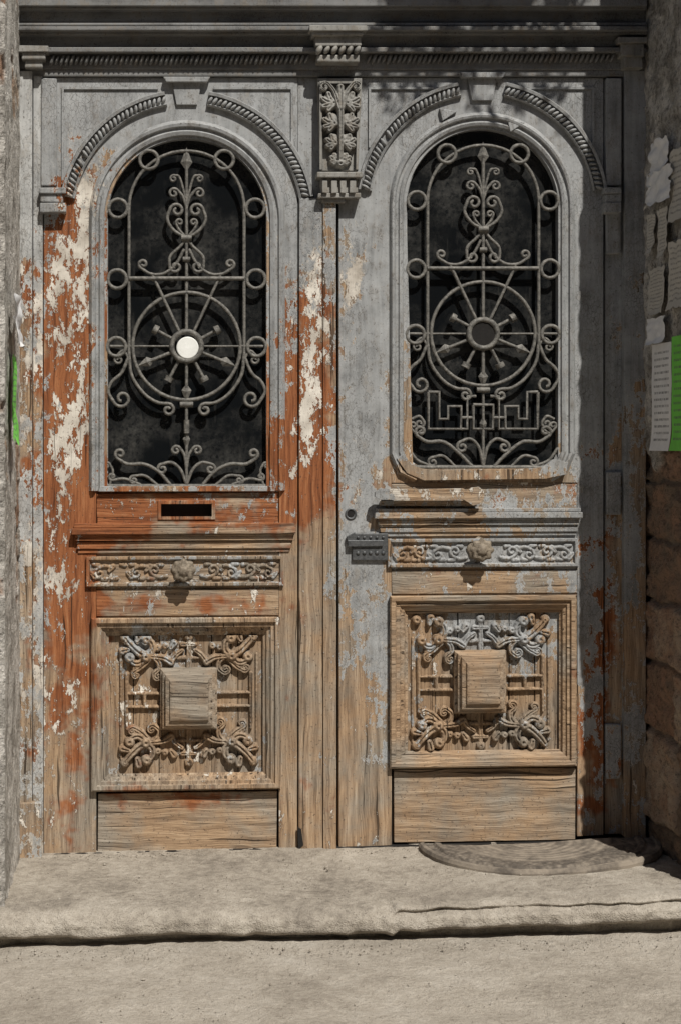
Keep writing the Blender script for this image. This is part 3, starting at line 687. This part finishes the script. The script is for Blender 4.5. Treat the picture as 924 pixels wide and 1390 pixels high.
mk('threshold_gap_dark',[(-1.06,-.012,-.03),(1.03,-.012,.01),(1.03,.09,.01),(-1.06,.09,-.03),(-1.06,-.012,-.01),(1.03,-.012,.038),(1.03,.09,.038),(-1.06,.09,-.01)],
 [(0,1,2,3),(4,5,6,7),(0,1,5,4),(1,2,6,5),(2,3,7,6),(3,0,4,7)],MDARK)  # near-black strip, the shade of the gap under the doors put into colour
# ================================================================ DOORMAT
def matmat():
    m,nb,b=newmat('dusty_rubber'); p=nb.pos(); q=nb.v('SUBTRACT',p,(.64,-.03,0)); L=nb.v('LENGTH',nb.v('MULTIPLY',q,(1,1.12,0)))
    rings=nb.m('SINE',nb.m('MULTIPLY',L,230)); vo=nb.vor(p,60).outputs['Distance']; n=nb.noise(p,14,5,.7)
    band=nb.m('MULTIPLY',nb.mr(L,.25,.26),nb.mr(L,.36,.37,1,0))
    h=nb.m('ADD',nb.m('MULTIPLY',rings,nb.m('SUBTRACT',.35,nb.m('MULTIPLY',band,.35))),nb.m('MULTIPLY',nb.m('MULTIPLY',vo,2.),band))
    col=nb.mix(nb.mr(nb.m('ADD',n,nb.m('MULTIPLY',h,-.10)),.35,.62),(.09,.075,.06),(.25,.21,.165))
    nb.set(b.inputs['Base Color'],col); b.inputs['Roughness'].default_value=.9; nb.set(b.inputs['Normal'],nb.bump(h,.003)); return m
def doormat():
    MR=matmat(); c=(.655,-.045); vs=[];fs=[]; NA=64
    prof=[(0,.013),(.5,.012),(.80,.012),(.82,.018),(.86,.018),(.88,.011),(.94,.011),(.955,.018),(.985,.016),(1.0,.006),(1.0,-.004)]
    for k in range(NA+1):
        a=math.pi+math.pi*k/NA
        for r,h in prof:
            x=c[0]+.40*r*math.cos(a); y=c[1]-.335*r*abs(math.sin(a))**.9
            w=.005*math.sin(x*9)+.010*max(0,math.cos(a))**6*r+.002*mn.noise(Vector((x*12,y*12,0))); sc=1+.03*math.sin(a*2+1)*r
            vs.append(Vector((x,y*sc,h+w+SL*x+S0)))
    P=len(prof)
    for k in range(NA):
        for j in range(P-1): fs.append((k*P+j,k*P+j+1,(k+1)*P+j+1,(k+1)*P+j))
    mk('doormat',vs,fs,MR,None,0,False)
doormat()
# ================================================================ NOTICES
def papermat(name,c,text=True,sc=1,ink=(.12,.12,.12)):
    m,nb,b=newmat(name); tc=nb.n('ShaderNodeUVMap'); uv=tc.outputs[0]; p=nb.pos()
    s=nb.n('ShaderNodeSeparateXYZ'); nb.set(s.inputs[0],uv)
    ln=nb.m('FRACT',nb.m('MULTIPLY',s.outputs[1],16*sc)); l=nb.m('MULTIPLY',nb.mr(ln,.45,.5),nb.mr(ln,.80,.85,1,0))
    wd=nb.noise(nb.v('MULTIPLY',uv,(60*sc,16*sc,1)),1,3,.7); l=nb.m('MULTIPLY',l,nb.mr(wd,.44,.5))
    mg=nb.m('MULTIPLY',nb.mr(s.outputs[0],.1,.12),nb.mr(s.outputs[0],.86,.88,1,0)); mg=nb.m('MULTIPLY',mg,nb.m('MULTIPLY',nb.mr(s.outputs[1],.06,.07),nb.mr(s.outputs[1],.92,.93,1,0)))
    col=nb.mix(nb.mr(nb.noise(p,20,4,.6),.3,.8,0,.5),c,tuple(q*.65 for q in c))
    if text: col=nb.mix(nb.m('MULTIPLY',nb.m('MULTIPLY',l,mg),.75),col,ink)
    nb.set(b.inputs['Base Color'],col); b.inputs['Roughness'].default_value=.8; nb.set(b.inputs['Normal'],nb.bump(nb.noise(p,30,2),.003)); return m
PW=papermat('printed_paper',(.84,.84,.83)); PG=papermat('green_paper',(.20,.66,.09)); PF=papermat('faded_paper',(.58,.55,.49),True,.8,(.2,.19,.17)); PT=papermat('torn_paper',(.85,.85,.85),False)
def notice(name,wall,a,b,r0,r1,mat,torn=0.,seed=0,off=.018):
    xw=(XR-off) if wall=='R' else (XL+off)
    yat=lambda px: D*( (xw-CX)*400)/(px-200)-D
    ya,yb=yat(a),yat(b); zf=lambda r,y:CZ+(600-r)/400*(D+y)/D; ym=(ya+yb)/2
    NX,NZ=10,18; vs=[];uv=[]
    for j in range(NZ+1):
        for i in range(NX+1):
            u,v=i/NX,j/NZ
            if torn:
                v2=.5+(v-.5)*(1-.35*torn*abs(mn.noise(Vector((u*3.1,seed,0))))*2); u2=.5+(u-.5)*(1-.35*torn*abs(mn.noise(Vector((v*4.3,seed,7))))*2)
            else: u2,v2=u,v
            y=ya+(yb-ya)*u2; z=zf(r1,ym)+(zf(r0,ym)-zf(r1,ym))*v2
            curlv=.010*max(0,(.25-v)/.25)**2+.006*max(0,u-.7)+.003*mn.noise(Vector((u*3,v*4,seed)))+torn*.022*abs(mn.noise(Vector((u*2.5,v*2.5,seed+1))))
            vs.append(Vector((xw+(-1 if wall=='R' else 1)*curlv,y,z))); uv.append((u,v))
    n=NX+1; fs=[(j*n+i,j*n+i+1,(j+1)*n+i+1,(j+1)*n+i) for j in range(NZ) for i in range(NX)]
    o=mk(name,vs,fs,mat,None,0,True,False); ul=o.data.uv_layers.new(name='UVMap')
    for lp in o.data.loops: ul.data[lp.index].uv=uv[lp.vertex_index]
    return o
notice('paper_notice','R',884,911,466,612,PW,0,1,.028)
notice('paper_notice','R',911,934,455,612,PG,0,2,.030)
notice('paper_notice','R',877,903,430,468,PT,.5,3,.034)
notice('paper_notice','R',906,930,325,420,PF,.35,4,.028)
notice('paper_notice','R',880,903,362,428,PF,.35,5,.028)
notice('paper_notice','R',882,908,188,235,PT,.8,6,.030)
notice('paper_notice','R',876,914,228,278,PT,1.0,16,.036)
notice('paper_notice','R',908,935,200,300,PF,.6,7,.028)
notice('paper_notice','R',878,890,290,345,PF,.6,8,.028)
notice('paper_notice','R',892,906,282,350,PF,.5,21,.030)
notice('paper_notice','L',22,15,480,605,PG,.8,9,.024)
notice('paper_notice','L',27,17,400,470,PT,1.,10,.028)
# ================================================================ dice painted parts and store the wear fields on their vertices
for o in POBJ:
    me=o.data; co=np.empty(len(me.vertices)*3); me.vertices.foreach_get('co',co); co=co.reshape(-1,3)
    ext=co.max(0)-co.min(0)
    if len(me.vertices)<2000 and max(ext[0],ext[2])>.05:
        bm=bmesh.new(); bm.from_mesh(me)
        for ax,st in((0,.028),(2,.035)):
            if ext[ax]<st*1.3: continue
            t=co[:,ax].min()+st*.513
            no=Vector((1,0,0)) if ax==0 else Vector((0,0,1))
            while t<co[:,ax].max()-.001:
                bmesh.ops.bisect_plane(bm,geom=bm.verts[:]+bm.edges[:]+bm.faces[:],dist=1e-5,plane_co=no*t,plane_no=no); t+=st
        bm.to_mesh(me); bm.free()
        co=np.empty(len(me.vertices)*3); me.vertices.foreach_get('co',co); co=co.reshape(-1,3)
    at=me.color_attributes.new('wear','FLOAT_COLOR','POINT'); at.data.foreach_set('color',fieldvals(co).astype(np.float32).ravel())
# ================================================================ LIGHT + CAMERA
to_sun=Vector((.385,-1,1.45)).normalized()
sd=bpy.data.lights.new('sun','SUN'); sd.energy=5.0; sd.angle=math.radians(.5); sd.color=(1,.96,.89)
so=bpy.data.objects.new('sun',sd); scene.collection.objects.link(so); so.rotation_euler=to_sun.to_track_quat('Z','Y').to_euler(); so.location=(2,-6,8)
wd=bpy.data.worlds.new('World'); scene.world=wd; wd.use_nodes=True; nt=wd.node_tree
sk=nt.nodes.new('ShaderNodeTexSky'); sk.sky_type='NISHITA'; sk.sun_disc=False
el=math.asin(to_sun.z); az=math.atan2(to_sun.x,to_sun.y); sk.sun_elevation=el; sk.sun_rotation=az
nt.links.new(sk.outputs[0],nt.nodes['Background'].inputs[0]); nt.nodes['Background'].inputs[1].default_value=.05
cam=bpy.data.cameras.new('camera'); co=bpy.data.objects.new('camera',cam); scene.collection.objects.link(co)
co.location=(CX,-D,CZ); co.rotation_euler=(math.pi/2,0,0); cam.sensor_fit='VERTICAL'; cam.sensor_height=36; cam.sensor_width=36
cam.lens=36*D/3.475; cam.shift_x=(0-CX)/3.475; cam.shift_y=(1.15-CZ)/3.475; cam.clip_end=500
scene.camera=co
scene.view_settings.view_transform='Standard'; scene.view_settings.look='None'; scene.view_settings.exposure=0
